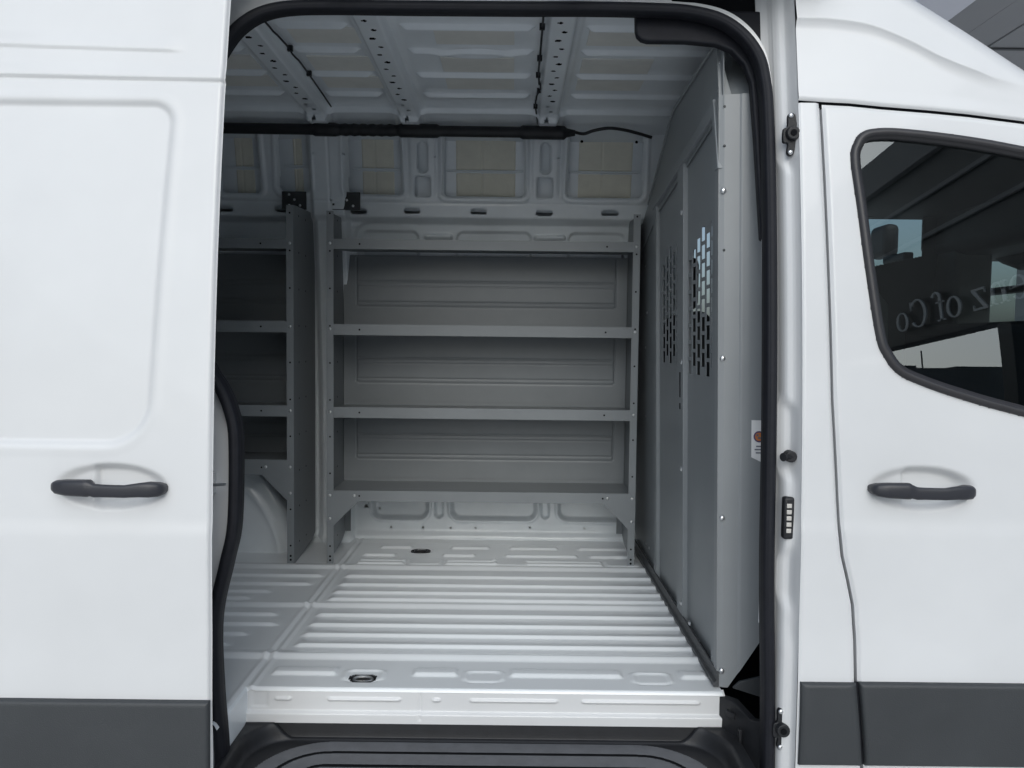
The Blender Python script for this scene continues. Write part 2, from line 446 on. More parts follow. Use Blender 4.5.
# ---- opening seal
SL = [(-.74, -.30), (-.729, -.11), (-.739, .06), (-.744, .20), (-.737, .292), (-.711, .405), (-.692, .508), (-.691, .709), (-.705, .785), (-.729, .84), (-.757, .882), (-.785, .95), (-.80, 1.1), (-.805, 1.3), (-.795, 1.55), (-.777, 1.67),
      (-.748, 1.738), (-.712, 1.783), (-.664, 1.814), (-.60, 1.830), (-.50, 1.835), (-.305, 1.835), (0, 1.836), (.20, 1.838), (.36, 1.836), (.45, 1.831), (.53, 1.811), (.588, 1.770), (.622, 1.71), (.637, 1.64), (.642, 1.55),
      (.643, 1.33), (.641, .825), (.640, .50), (.643, .32), (.651, .10), (.656, -.11), (.66, -.30)]
SL = [(x + (.006 if x > .6 else 0), z) for x, z in SL]
SEAL = [(p[0], p[1]) for p in catmull(SL, 6)]
def sweep_plane(name, path, prof, off, material, parent):
    n = len(path); v = []; f = []; m = len(prof)
    for i, p in enumerate(path):
        a = np.array(path[max(0, i - 1)]); b = np.array(path[min(n - 1, i + 1)]); t = (b - a) / np.linalg.norm(b - a)
        nr = np.array([-t[1], t[0]])          # points outward (path runs up the left, over, down the right)
        for (d, dy) in prof:
            q = np.array(p) + nr * d; v.append((q[0], off + float(T(q[1])) + dy, q[1]))
    for i in range(n - 1):
        for k in range(m - 1): f.append((i * m + k, (i + 1) * m + k, (i + 1) * m + k + 1, i * m + k + 1))
    return mesh_obj(name, v, f, material, parent, True)
bulb = [(.001 + .0145 * math.cos(a), .018 * math.sin(a)) for a in np.linspace(math.pi * .1, -math.pi * 1.02, 14)]
seal = sweep_plane('opening_seal', SEAL, [(.017, .04)] + bulb + [(-.0137, .012), (-.013, .03)], .052, M['seal'], van)
sweep_plane('seal_lip', SEAL, [(-.004, -.018), (-.0085, -.019), (-.0125, -.012), (-.0140, .004), (-.0135, .020), (-.009, .03)], .056, M['seal'], seal)

# ---- body plate behind the door, around the opening (left and top)
v = []; f = []; half = []
for p in SEAL:
    x, z = p
    if z > 1.80 or (x > .3 and z > 1.55): break
    half.append((x, z))
PL = [(x, z) for x, z in SEAL if x < .66 and not (x > .5 and z < 1.60)]
outp = []
for i, (x, z) in enumerate(PL):
    if x < -.6 and z < 1.74: o_ = (-1.8, z)
    elif x < -.6: o_ = (-1.8 + (x + .748) / .15 * 1.1, 1.90) if x > -.748 else (-1.8, 1.90)
    else: o_ = (min(x + .0, .66) if x < .45 else x + .02, min(1.90, z + (.07 if x < .40 else .03)))
    outp.append(o_)
m_ = 10
for (x, z), o_ in zip(PL, outp):
    for k in range(m_):
        t = (k / (m_ - 1)) ** 1.6
        xx = x + (o_[0] - x) * t; z_ = z + (o_[1] - z) * t
        bump_ = .010 * float(sm(.0, .03, math.hypot(xx - x, z_ - z))) - .006 * math.exp(-((xx - x + .045) / .012) ** 2) * (z < .9)
        v.append((xx, .075 - bump_ + float(T(z_)), z_))
for i in range(len(PL) - 1):
    for k in range(m_ - 1): f.append((i * m_ + k, (i + 1) * m_ + k, (i + 1) * m_ + k + 1, i * m_ + k + 1))
sidep = mesh_obj('side_panel', v, f, M['white'], van, True)
# top right corner plate joining jamb
# near-black box painting in the shade of the upper door rail slot
MB().box(.36, .70, .27, .30, 1.845, 2.05).build('rail_slot_shade', M['dark'], van)
# latch striker on the rear edge
mb = MB(); mb.tube([(-.745, .055, .60), (-.735, .03, .602), (-.70, .02, .606)], .004); mb.box(-.752, -.742, .03, .08, .575, .63)
mb.build('latch_striker', M['zinc'], van, smooth=True)

# ---- jamb fittings
def hinge_guide(cx, cz, y):
    c = empty('guide_bracket', (cx, y, cz), parent=van)
    pts = catmull([(-.003, .052), (.008, .048), (.012, .03), (.020, .012), (.020, -.008), (.012, -.030), (.006, -.050), (-.004, -.054), (-.010, -.044), (-.008, -.024), (-.020, -.020), (-.020, .012), (-.010, .018), (-.010, .044)], 3, True)
    MB().prism([(cx + p[0], y, cz + p[1]) for p in pts], (0, .012, 0)).build('plate', M['black'], c, .002)
    mb = MB(); mb.tube([(cx + .002, y + .004, cz), (cx + .002, y - .012, cz)], [.019, .016], 16); mb.build('socket', M['black'], c, .002)
    mb = MB(); mb.tube([(cx + .001, y - .0125, cz), (cx + .001, y - .0145, cz)], .008, 12); mb.build('socket_hole', M['dark'], c)
    for dz in (.045, -.046): MB().dome((cx - .003 if dz > 0 else cx - .002, y - .001, cz + dz), (0, -1, 0), .0065).build('screw', M['zinc'], c, smooth=True)
hinge_guide(.694, 1.492, .108); hinge_guide(.684, .003, .028)
mb = MB(); mb.tube([(.690, .055, .688), (.690, .030, .688)], [.015, .014], 14); pin = mb.build('stop_pin', M['black'], van, .002)
MB().tube([(.690, .036, .688), (.676, .029, .688), (.666, .023, .688)], [.007, .006, .011], 12).build('pin_head', M['black'], pin, .001)
cp = MB().box(.674, .700, .026, .050, .483, .588).build('contact_plate', M['black'], van, .006)
for k in range(5): MB().box(.680, .692, .0235, .028, .500 + k * .0155, .5105 + k * .0155).build('contact_pin', M['pin'], cp, .001)

# ---- upper corner trim inside the seal
pts = [(.318, 1.84), (.318, 1.785), (.322, 1.768), (.333, 1.757), (.350, 1.752), (.45, 1.752), (.52, 1.745), (.56, 1.728), (.592, 1.69), (.608, 1.64), (.616, 1.48), (.627, 1.22), (.65, 1.22), (.66, 1.84)]
mb = MB(); mb.prism([(p[0] + (.012 if p[0] > .5 else 0), .092 + float(T(p[1])), p[1] + .012) for p in pts], (0, .03, 0)); mb.build('corner_trim', M['seal'], van, .006)

# ---- step well
st = empty('entry_step', (-.05, .1, -.2), parent=van)
def riser_fn(u, v):
    x, z = u, v
    y = .236 + 0 * x
    for (a, b) in ((-.645, -.605), (-.50, -.30), (-.21, -.19), (-.105, .135), (.205, .53)):
        y = y - .006 * sm(.003, -.003, rr(x, z, (a + b) / 2, -.031, (b - a) / 2, .004, .004))
    y = y - .012 * sm(-.062, -.070, z) + .0 * x
    y = y + .003 * np.exp(-((x + .245) / .003) ** 2) * sm(-.088, -.08, z)
    y = y + .016 * sm(-.012, 0.0, z) ** 2 - .0 * x
    y = y + .003 * sm(.004, -.004, rr(x, z, -.69, -.028, .022, .026, .004))
    return x, y, z
hf('riser', lin(-.725, .60, .004), np.concatenate([lin(-.095, -.012, .002), lin(-.011, 0, .001)]), riser_fn, M['white'], st)
hf('riser_side', lin(.02, .240, .01), np.concatenate([lin(-.12, -.012, .006), lin(-.01, 0, .002)]), lambda u, v: (-.724 - .006 * sm(-.01, 0, v) - .02 * sm(.12, 0.02, u), u, v), M['inner'], st)
# tray
def tray_fn(u, v):                                   # v: arc from top of back wall down and forward
    y = np.where(v < .05, .2245 - v * .1, .2195 - (v - .05)); z = np.where(v < .05, -.089 - v, -.139)
    fil = np.exp(-((v - .05) / .008) ** 2) * .004
    sd = rr(u, y, -.06, -.30, .632, .518, .11)
    z = np.where(v > .05, z + .045 * sm(-.002, .018, sd), z)
    return u, y - fil * .3, z + fil
hf('tray', lin(-.722, .62, .006), np.concatenate([lin(0, .04, .01), lin(.042, .30, .004)]), tray_fn, M['black'], st)
def band(d0, d1, zz):
    def fn(u, v):
        z = 0 * u + zz
        sd = rr(u, v, -.06, -.30, .598, .505, .19)
        return u, v, z
    return hf('grip_strip', lin(-.66, .53, .004), lin(-.10, .206, .002), fn, M['tread'], st, lambda u, v: (rr(u, v, -.06, -.30, .598, .505, .19) < d1) & (rr(u, v, -.06, -.30, .598, .505, .19) > d0))
band(-.052, -.003, -.1345); band(-.115, -.064, -.1345); band(-.18, -.128, -.1345)
# right-hand step side trim
mb = MB(); mb.prism([(.584, .238, -.012), (.585, .225, -.30), (.652, .10, -.30), (.655, .095, -.012), (.64, .14, -.03), (.61, .20, -.006)], (.02, .012, 0)); mb.build('side_trim', M['black'], st, .003)
mb = MB(); mb.prism([(.598, .205, -.03), (.598, .204, -.045), (.612, .175, -.045), (.612, .176, -.03)], (-.006, -.008, 0)); mb.box(.614, .622, .145, .160, -.10, -.06); mb.build('trim_clip', M['black'], st, .002)
mb = MB(); mb.prism([(.622, .235, .012), (.70, .235, -.012), (.70, .235, .045), (.64, .235, .03)], (0, .01, 0)); mb.build('sill_bracket', M['trim'], st, .001)

# ---- load floor
LN = [(.437, .030, 1), (.525, .013, 0), (.612, .013, 0), (.701, .013, 0), (.796, .013, 0), (.893, .030, 1), (.963, .013, 0), (1.043, .013, 0), (1.137, .013, 0), (1.248, .013, 0), (1.37, .032, 1)]
LEFTEND = [-.9, -.90, -.87, -.80, -.83, -.9, -.98, -.93, -.80, -.78, -.7]
def floor_fn(u, v):
    x, y = u, v; h = 0 * x
    seam = sm(.035, .048, np.abs(x + .725))
    nxt = [l[0] for l in LN[1:]] + [1.47]
    for (y0, w, broad), le, yn in zip(LN, LEFTEND, nxt):
        prof = (.011 if broad else .0092) * sm(y0 - w / 2 - .002, y0 + w / 2 + .001, y) * np.clip((yn - w * .5 - .012 - y) / (yn - y0 - w - .012), 0, 1)
        if broad: a = 1.0
        else:
            a = np.where(x > -.68, sm(-.685, -.655, x), sm(le + .03, le - .01, x))
        h = h + prof * a
    # bead rows near the two edges
    def pad(cx, cy, hx, hy, r, a, w=.007):
        return a * sm(w, -w, rr(x, y, cx, cy, hx, hy, r))
    row = [(-.68, -.50), (-.274, -.15), (.006, .325), (.50, .573)]
    for a, b in row: h = h + .008 * sm(.323 - .012, .323 + .006, y) * sm(.385, .345, y) * sm(a - .006, a + .006, x) * sm(b + .006, b - .006, x)
    for cx in (-.416, -.072, .411): h = h + pad(cx, .322, .058, .036, .022, .0045) - pad(cx, .312, .048, .034, .018, .004)
    for y0, segs in ((1.57, [(-.66, -.52), (-.30, -.16), (-.02, .30), (.36, .56)]), (1.475, [(-.66, -.46), (-.28, -.06), (.07, .40)]), (1.43, [(-.66, -.46), (-.28, -.06), (.07, .40)]), (1.70, [(-.6, -.46), (-.27, -.10), (.0, .22), (.32, .55)])):
        for a, b in segs: h = h + .010 * sm(y0 - .010, y0 + .003, y) * sm(y0 + .05, y0 + .02, y) * sm(a - .008, a + .008, x) * sm(b + .008, b - .008, x)
    for cx in (-.37, 0.0, .49): h = h + pad(cx, 1.475, .075, .05, .03, .007)
    for cx in (-.412,): h = h - pad(cx, 1.659, .05, .03, .03, .006)
    # seam: two thin ribs running across the floor
    h = h + .004 * (np.exp(-((x + .741) / .006) ** 2) + np.exp(-((x + .712) / .006) ** 2)) - .003 * np.exp(-((x + .727) / .006) ** 2)
    h = h - .010 * sm(.243, .2335, y) ** 2 * (x > -.73)
    h = h + .016 * sm(1.785, 1.85, y)
    return x, y, h
def keep_floor(u, v): return ((u < -.724) | (v > .2345)) & ((u < .597) | (v > .6))
def holes(u, v):
    k = keep_floor(u, v)
    k &= ~(rr(u, v, -.416, .302, .040, .021, .021) < 0)
    k &= ~(rr(u, v, -.412, 1.655, .043, .035, .030) < 0)
    return k
xs = np.concatenate([lin(-2.9, -1.3, .05), lin(-1.29, .78, .006)])
ys = np.concatenate([lin(.02, .225, .008), [.2345, .237, .24, .243, .246], lin(.249, 1.90, .0032)])
lf = hf('load_floor', xs, ys, floor_fn, M['floor'], van, holes)
for (cx, cy, hx, hy) in ((-.416, .302, .043, .024), (-.412, 1.655, .046, .038)):
    ov = [(cx + hx * math.copysign(abs(math.cos(a)) ** .7, math.cos(a)), cy + hy * math.sin(a)) for a in np.linspace(0, 2 * math.pi, 28, endpoint=False)]
    mb = MB(); v = []; n = len(ov)
    v = [(p[0], p[1], .001) for p in ov] + [(cx + (p[0] - cx) * .85, cy + (p[1] - cy) * .8, -.018) for p in ov]
    mb.add(v, [(i, (i + 1) % n, n + (i + 1) % n, n + i) for i in range(n)] + [tuple(range(n, 2 * n))])
    td = mb.build('tie_down', M['black'], lf, smooth=True)
    MB().tube([(cx + hx * .62 * math.cos(a), cy + hy * .5 * math.sin(a), -.004 + .003 * math.sin(a)) for a in np.linspace(0, 2 * math.pi, 24, endpoint=False)], .0035, 8, True).build('ring', M['zinc'] if cy < 1 else M['black'], td, smooth=True)
# small plug marks
# ---- inner far side wall
def wall_base(z): return 1.86 - 1.1 * T(z)
SLOTS = [(-1.328, 1.565), (-1.06, 1.566), (-.713, 1.562), (-.467, 1.565), (-.162, 1.564), (.139, 1.562), (.44, 1.564)]
WINS = [(-1.34, -1.156, 1.632), (-1.072, -.931, 1.640), (-.757, -.510, 1.631), (-.324, .050, 1.628), (.240, .587, 1.629)]
def wall_fn(u, v):
    x, z = u, v
    y = wall_base(z)
    # upper band with window pressings
    band_ = sm(1.508, 1.540, z)
    y = y - .030 * band_
    for a, b, zb in WINS:
        cx, hx = (a + b) / 2, (b - a) / 2 + (z - 1.76) * (-.03)
        sd = rr(x, z, cx, zb + .40, hx, .40, .028)
        y = y + .016 * sm(.006, -.010, sd) - .006 * sm(.030, .018, sd) * sm(.0, .008, sd)
    for cx in (-.417, .141):
        y = y + .010 * sm(.005, -.003, rr(x, z, cx, 1.798, .0225, .066, .022)) + .010 * sm(.005, -.003, rr(x, z, cx - .002, 1.672, .035, .043, .008))
        for dx in (-.072, .072): y = y + .010 * np.exp(-((x - cx - dx) / .012) ** 2) * sm(1.62, 1.66, z)
    # middle field: large pressed recess with rim
    sd = rr(x, z, -.08, .86, .655, .655, .075)
    y = y - .014 * sm(-.006, .012, sd) * sm(1.53, 1.50, z) * (x > -.9)
    for (a, b) in ((-.706, -.445), (-.264, .081), (.257, .518)):
        y = y + .012 * sm(.004, -.005, rr(x, z, (a + b) / 2, 1.35, (b - a) / 2, .128, .03))
    for (a, b) in ((-.413, -.287), (.099, .239)):
        y = y - .016 * sm(.004, -.003, rr(x, z, (a + b) / 2, 1.455, (b - a) / 2, .009, .008))
    # pillar
    y = y - .035 * sm(-.935, -.905, x) * sm(-.748, -.775, x) * sm(2.0, 1.9, z)
    y = y + .004 * np.exp(-((x + .835) / .004) ** 2)
    # lower wall
    low = sm(.30, .27, z)
    for (a, b) in ((-.665, -.402), (-.286, .123), (.235, .66)):
        sd = rr(x, z, (a + b) / 2, .26, (b - a) / 2, .150, .045)
        y = y + (.030 * sm(.004, -.010, sd) - .012 * np.exp(-((sd - .011) / .006) ** 2)) * (z < .45)
    for cx in (-.348, .168):
        y = y + .03 * sm(.003, -.005, rr(x, z, cx, .19, .019, .076, .019))
    y = y - .018 * sm(.055, .020, z)
    y = y + .004 * np.sin(x * 9) * np.exp(-((z - .045) / .03) ** 2)
    y = y + .003 * np.exp(-((z - 1.60) / .003) ** 2)
    return x, y, z
def wall_keep(u, v):
    k = np.ones(u.shape, bool)
    for a, b, zb in WINS:
        k &= ~(rr(u, v, (a + b) / 2, zb + .40, (b - a) / 2 + (v - 1.76) * (-.03), .40, .028) < -.006)
    for cx in (-.417, .141): k &= ~((rr(u, v, cx, 1.798, .0225, .066, .022) < -.001) | (rr(u, v, cx - .002, 1.672, .035, .043, .008) < -.001))
    for cx, cz in SLOTS: k &= ~(rr(u, v, cx, cz, .039, .013, .012) < 0)
    for cx, cz, r in ((-.845, .70, .013), (-.843, .167, .008), (-.70, .167, .009), (-.29, .065, .005), (-.426, .064, .005), (-.168, .067, .005), (.096, .07, .005), (.359, .068, .005), (-.58, .065, .005), (-.90, 1.80, .006), (-.765, 1.80, .006), (-.36, 1.80, .006), (.198, 1.80, .006), (-.64, .15, .004), (-.83, 1.60, .005), (-.82, 1.585, .005)):
        k &= ~(np.hypot(u - cx, v - cz) < r)
    return k
iw = hf('interior_wall', np.concatenate([lin(-2.9, -1.45, .05), lin(-1.44, .80, .005)]), np.concatenate([lin(-.02, .35, .005), lin(.36, 1.38, .02), lin(1.385, 1.99, .0045)]), wall_fn, M['inner'], van, wall_keep)
hf('outer_skin', lin(-2.9, .80, .05), lin(1.575, 1.97, .02), lambda u, v: (u, wall_base(v) + .040, v), M['inner'], iw)
for a, b, zb in WINS:
    for (z0, z1, d) in ((zb + .014, zb + .118, 0), (zb + .132, zb + .29, 0)):
        def pf(u, v, a=a, b=b):
            yy = wall_fn(u, v)[1]
            cx = (a + b) / 2 + .0
            ys_ = wall_base(v) + .040 - .004 + .004 * np.exp(-((u - (a + (b - a) * .47)) / .003) ** 2)
            e = np.minimum(np.minimum(u - (a + .055), (b - .045) - u), np.minimum(v - z0, z1 - v))
            return u, ys_ + .004 * sm(.004, 0, e), v
        hf('damping_pad', lin(a + .055, b - .045, .004), lin(z0, z1, .004), pf, M['pad'], iw)
    MB().box(a + .012, b - .012, wall_base(zb + .125) + .022, wall_base(zb + .125) + .036, zb + .121, zb + .129).build('cross_rib', M['inner'], iw, .003)
# ---- wheel housing at the rear left
R0 = .53; CX = -1.50; CZ = -.05
def arch_fn(u, v):                                  # u angle, v 0..1 across: flat face -> rim -> top
    rad = np.where(v < .5, R0 * (v / .5), R0 + .03 * np.clip((v - .5) / .1, 0, 1) * sm(.62, .5, v))
    y = np.where(v < .42, 1.60, np.where(v < .5, 1.60 + .02 * ((v - .42) / .08) ** 2, 1.62 + (v - .5) * .5))
    y = y - .010 * np.exp(-((rad - R0 * .86) / .012) ** 2) * (v < .5)
    return CX + rad * np.cos(u), y, np.maximum(CZ + rad * np.sin(u), -.01)
hf('wheel_housing', np.linspace(0, math.pi, 60), np.concatenate([np.linspace(0, .40, 24), np.linspace(.41, .62, 22), np.linspace(.65, 1, 6)]), arch_fn, M['inner'], van)

# ---- roof
BOWS = (-.845, -.45, .142)
RIDGES = (.40, .631, .831, 1.066, 1.292, 1.469)
def roof_fn(u, v):
    x, y = u, v
    z = 1.962 - .075 * sm(1.42, 1.78, y) - .06 * sm(.30, .10, y)
    bay = np.ones_like(x)
    for b in BOWS: bay = bay * sm(.075, .105, np.abs(x - b))
    for r in RIDGES: z = z - .018 * sm(r - .009, r - .001, y) * sm(r + .020, r + .001, y) * (bay if r < 1.4 else 1)
    z = z - .008 * sm(1.44, 1.47, y)
    # large round pressing in the middle bay
    d = np.hypot((x + .14) / .9, (y - .78))
    z = z - .006 * np.exp(-((np.hypot((x + .135) / .12, (y - .85) / .05) - 1) / .25) ** 2)
    return x, y, z
roof = hf('roof_panel', np.concatenate([lin(-2.9, -1.3, .05), lin(-1.29, .80, .008)]), lin(.06, 1.85, .004), roof_fn, M['roofin'], van)
BAYS = [(-.735, -.515), (-.265, -.005), (.235, .485)]
for bi, (a, b) in enumerate(BAYS):
    for (y0, y1) in ((.46, .53), (.655, .775), (.90, 1.035), (1.10, 1.225)):
        z_ = 1.960
        MB().box(a, b, y0, y1, z_ - .0035, z_ + .003).build('damping_pad', M['roofpad'], roof, .001)
for (y0, y1) in ((.66, .78), (.90, 1.03), (1.10, 1.22)):
    MB().box(-1.25, -.93, y0, y1, 1.9565, 1.963).build('damping_pad', M['roofpad'], roof, .001)
for b in BOWS:
    w = .036
    hp = []
    yy = .45
    k = 0
    while yy < 1.62:
        hp.append((yy, .0075 if k % 3 else .010)); yy += .068; k += 1
    def bow_fn(u, v, b=b):
        drop = .030 * sm(.052, .034, np.abs(u)) + .006 * sm(.076, .058, np.abs(u))
        return b + u, v, roof_fn(np.full_like(u, b), v)[2] - drop - .001
    def bow_keep(u, v, hp=hp):
        k = np.ones(u.shape, bool)
        for i, (y0, r) in enumerate(hp):
            cx = -.008 if i % 2 else .008
            k &= ~(((u - cx) / 1.1) ** 2 + (v - y0) ** 2 < r ** 2)
        return k
    bow = hf('roof_bow', np.concatenate([[-.085, -.076], lin(-.07, .07, .0035), [.076, .085]]), lin(.10, 1.62, .0045), bow_fn, M['roofin'], roof, bow_keep)
MB().box(BOWS[0] - .045, BOWS[0] + .045, .12, 1.40, 1.951, 1.953).build('bow_hole_shade', M['dark'], roof)  # near-black strips put the shade behind the bow holes
MB().box(BOWS[1] - .045, BOWS[1] + .045, .12, 1.40, 1.951, 1.953).build('bow_hole_shade', M['dark'], roof)
MB().box(BOWS[2] - .045, BOWS[2] + .045, .12, 1.40, 1.951, 1.953).build('bow_hole_shade', M['dark'], roof)
mb = MB(); wz = lambda y: float(roof_fn(np.array(.0), np.array(y))[2])
wr = [(.082, .40), (.084, .55), (.085, .788), (.086, 1.011), (.099, 1.166), (.087, 1.264), (.088, 1.421), (.111, 1.611)]
mb.tube([tuple((p[0] - .002, p[1], wz(p[1]) - .018)) for p in catmull(wr, 6)], .0035, 6)
for x, y in ((.084, .60), (.085, .85), (.086, 1.03), (.095, 1.20), (.087, 1.40)): mb.box(x - .011, x + .006, y - .006, y + .006, wz(y) - .024, wz(y) - .006)
mb.build('wiring_cable', M['black'], roof, smooth=True)
mb = MB()
wl = [(-.772, .35), (-.771, .497), (-.771, .591), (-.759, .787), (-.758, 1.039), (-.767, 1.426)]
mb.tube([(p[0] - .004, p[1], wz(p[1]) - .018) for p in catmull(wl, 6)], .0035, 6)
for x, y in ((-.771, .55), (-.759, .80), (-.758, 1.04)): mb.box(x - .012, x + .006, y - .006, y + .006, wz(y) - .024, wz(y) - .006)
mb.build('wiring_cable', M['black'], roof, smooth=True)
# cable duct along the roof rail
ctr = 1.545
rad = []; path = []
for x in lin(-1.60, .262, .012):
    r = .024
    if abs(x + .80) < .07 or abs(x + .42) < .085 or abs(x - .13) < .10: r = .030
    if -.78 < x < -.51: r = .026 + .0018 * math.sin(x * 160)
    if x > .215: r = .022 - .010 * (x - .215) / .05
    rad.append(r); path.append((x, ctr, 1.880 - .003 * (x + .2)))
duct = MB().tube(path, rad, 12).build('cable_duct', M['black'], van, smooth=True)
tail = catmull([(.255, 1.545, 1.884), (.30, 1.56, 1.880), (.345, 1.55, 1.892), (.41, 1.54, 1.900), (.48, 1.55, 1.895), (.54, 1.56, 1.884), (.60, 1.57, 1.87)], 6)
MB().tube([tuple(p) for p in tail], .007, 8).build('cable_tail', M['black'], duct, smooth=True)
for x in (.30, .545):
    for z in (1.925, 1.868): MB().dome((x, wall_base(1.90) - .034, z), (0, -1, .2), .007).build('clip', M['dark'], duct, smooth=True)

# ---- outer shell that closes the body (far side, rear, roof skin)
def shell_fn(u, v):
    pts = [(.12, 1.90), (.16, 1.98), (.30, 2.06), (1.0, 2.11), (1.70, 2.06), (1.86, 1.97), (1.93, 1.6), (2.0, .9), (2.01, .3), (2.01, -.4)]
    k = np.arange(len(pts)); return u, np.interp(v, k, [p[0] for p in pts]), np.interp(v, k, [p[1] for p in pts])
hf('roof_skin', lin(-2.95, .72, .1), np.linspace(0, 9, 60), shell_fn, M['white'], van)
MB().box(-2.97, -2.93, .0, 2.0, -.5, 2.08).build('rear_wall', M['white'], van)
MB().box(-2.95, -1.7, .02, .05, -.4, 1.98).build('rear_side_panel', M['white'], van)
MB().box(-2.95, 2.2, .10, 1.98, -.45, -.30).build('underbody', M['dark'], van)
for wx in (-2.2, 1.95):
    w = MB().tube([(wx, .05, -.31), (wx, .28, -.31)], .34, 40).build('wheel', M['seal'], van, .02)
    MB().tube([(wx, .04, -.31), (wx, .10, -.31)], .21, 32).build('rim', M['zinc'], w, .01)
# ---- cab interior seen through the door glass
FW = [(.86, 1.52), (1.45, 1.575), (1.93, 1.585), (1.945, 1.40), (1.72, 1.35), (1.45, 1.30), (1.25, 1.05), (1.10, .98), (.86, .98)]
cab = hf('cab_wall', lin(.62, 2.10, .004), lin(-.4, 1.75, .004), lambda u, v: (u, 1.92 - T(v), v), M['cab'], van, lambda u, v: ~inpoly(u, v, FW))
MB().box(2.02, 2.19, 1.68, 1.90, .6, 1.75).build('windscreen_pillar', M['cabgrey'], cab, .02)
MB().box(1.9, 2.6, .10, 1.92, .2, 1.07).build('dashboard', M['cab'], van, .05)
MB().box(.62, 2.05, .30, 1.90, 1.58, 1.64).build('headliner', M['cab'], van, .01)
mb = MB(); mb.prism([(2.28, 1.2, 1.62), (2.28, 1.95, 1.62), (2.28, 1.95, 1.44), (2.28, 1.78, 1.36), (2.28, 1.66, 1.32), (2.28, 1.5, 1.36), (2.28, 1.3, 1.45)], (.05, 0, 0)); mb.build('sun_visor', M['cab'], van, .02)
MB().box(2.0, 2.45, .30, 2.0, 1.39, 1.66).build('windscreen_header', M['cab'], van, .06)
MB().box(2.22, 2.28, 1.1, 2.0, 1.215, 1.245).build('mirror_arm', M['cab'], van, .005)
mb = MB(); mb.prism([(1.40, 1.62, .6), (1.36, 1.62, 1.16), (1.45, 1.62, 1.27), (1.62, 1.62, 1.26), (1.70, 1.62, 1.16), (1.72, 1.62, .6)], (0, .12, 0)); mb.build('cab_grey_shape', M['cabgrey'], van, .04)  # rounded grey shape behind the door glass, part not identified
wm = MB().box(1.90, 1.98, 2.12, 2.30, 1.43, 1.60).build('wing_mirror', M['cab'], van, .03)
MB().box(1.90, 1.95, 1.92, 2.14, 1.39, 1.43).build('mirror_arm', M['cab'], wm, .01)
se = empty('cab_seat', (.80, 1.46, -.25), parent=van)
MB().box(.69, .80, 1.20, 1.72, .20, 1.10).build('seat_back', M['cab'], se, .05)
MB().box(.71, .775, 1.35, 1.58, 1.11, 1.33).build('headrest', M['cab'], se, .04)
MB().box(.70, 1.20, 1.20, 1.72, -.10, .20).build('seat_base', M['cab'], se, .05)
MB().box(.62, 1.95, .14, 1.9, -.30, -.25).build('cab_floor', M['dark'], van)

# =================================================================== PARTITION (bulkhead between cab and load bay)
pt = empty('bulkhead_partition', (.60, 1.0, .0), 'grey steel bulkhead partition with perforated panels standing behind the cab at the right of the load bay', 'partition')
PX = .588; LEAN = .0214
def plate(name, y0, y1, z0, z1, x, th=.003, m='grey', bev=.0008): return MB().box(x, x + th, y0, y1, z0, z1).build(name, M[m], pt, bev)
def perf(name, y0, y1, z0, z1, x, cols, zs, pitch, slot, width):
    mb = MB(); cs = list(cols)
    edges = [y0]
    for c in cs: edges += [c - width / 2, c + width / 2]
    edges.append(y1)
    for i in range(0, len(edges), 2): mb.box(x, x + .002, edges[i], edges[i + 1], z0, z1)
    for ci, c in enumerate(cs):
        za, zb = zs[ci]; cur = z0; z = za
        while z + slot <= zb + 1e-6:
            mb.box(x, x + .002, c - width / 2, c + width / 2, cur, z); cur = z + slot; z += pitch
        mb.box(x, x + .002, c - width / 2, c + width / 2, cur, z1)
    return mb.build(name, M['grey'], pt)
# panel bays (slightly recessed between the posts)
colsA = [.865, .925, .985, 1.045, 1.105]
zA = [(.895, 1.36), (.922, 1.33), (.895, 1.32), (.922, 1.30), (.895, 1.28)]
perf('perforated_panel', .80, 1.19, .03, 1.56, PX + .014, colsA, zA, .0545, .043, .042)
colsB = [.385, .443, .501, .559, .617, .672]
zB = [(.895, 1.36), (.868, 1.345), (.895, 1.33), (.868, 1.305), (.895, 1.30), (.868, 1.27)]
perf('perforated_panel', .345, .705, .03, 1.61, PX + .014, colsB, zB, .0545, .043, .042)
plate('back_panel', 1.25, 1.80, .03, 1.50, PX + .014)
mb = MB()
mb.box(PX, PX + .03, 1.19, 1.25, .012, 1.52); mb.build('post', M['grey'], pt, .003)
MB().box(PX - .002, PX + .03, .705, .80, .012, 1.58).build('post', M['grey'], pt, .003)
MB().box(PX, PX + .03, .285, .345, .012, 1.60).build('post', M['grey'], pt, .003)
# slots of the lock in the middle post
MB().box(PX - .0035, PX - .0015, .742, .752, .785, .87).box(PX - .0035, PX - .0015, .742, .752, .745, .765).build('lock_slot', M['dark'], pt)
# floor channel
mb = MB(); mb.prism([(PX - .013, .262, .004), (PX + .002, .262, .004), (PX + .002, .262, .046), (PX - .003, .262, .046), (PX - .005, .262, .020), (PX - .013, .262, .017)], (0, 1.50, 0))
ch = mb.build('floor_channel', mat('dark_channel', (.06, .063, .068), .5), pt)
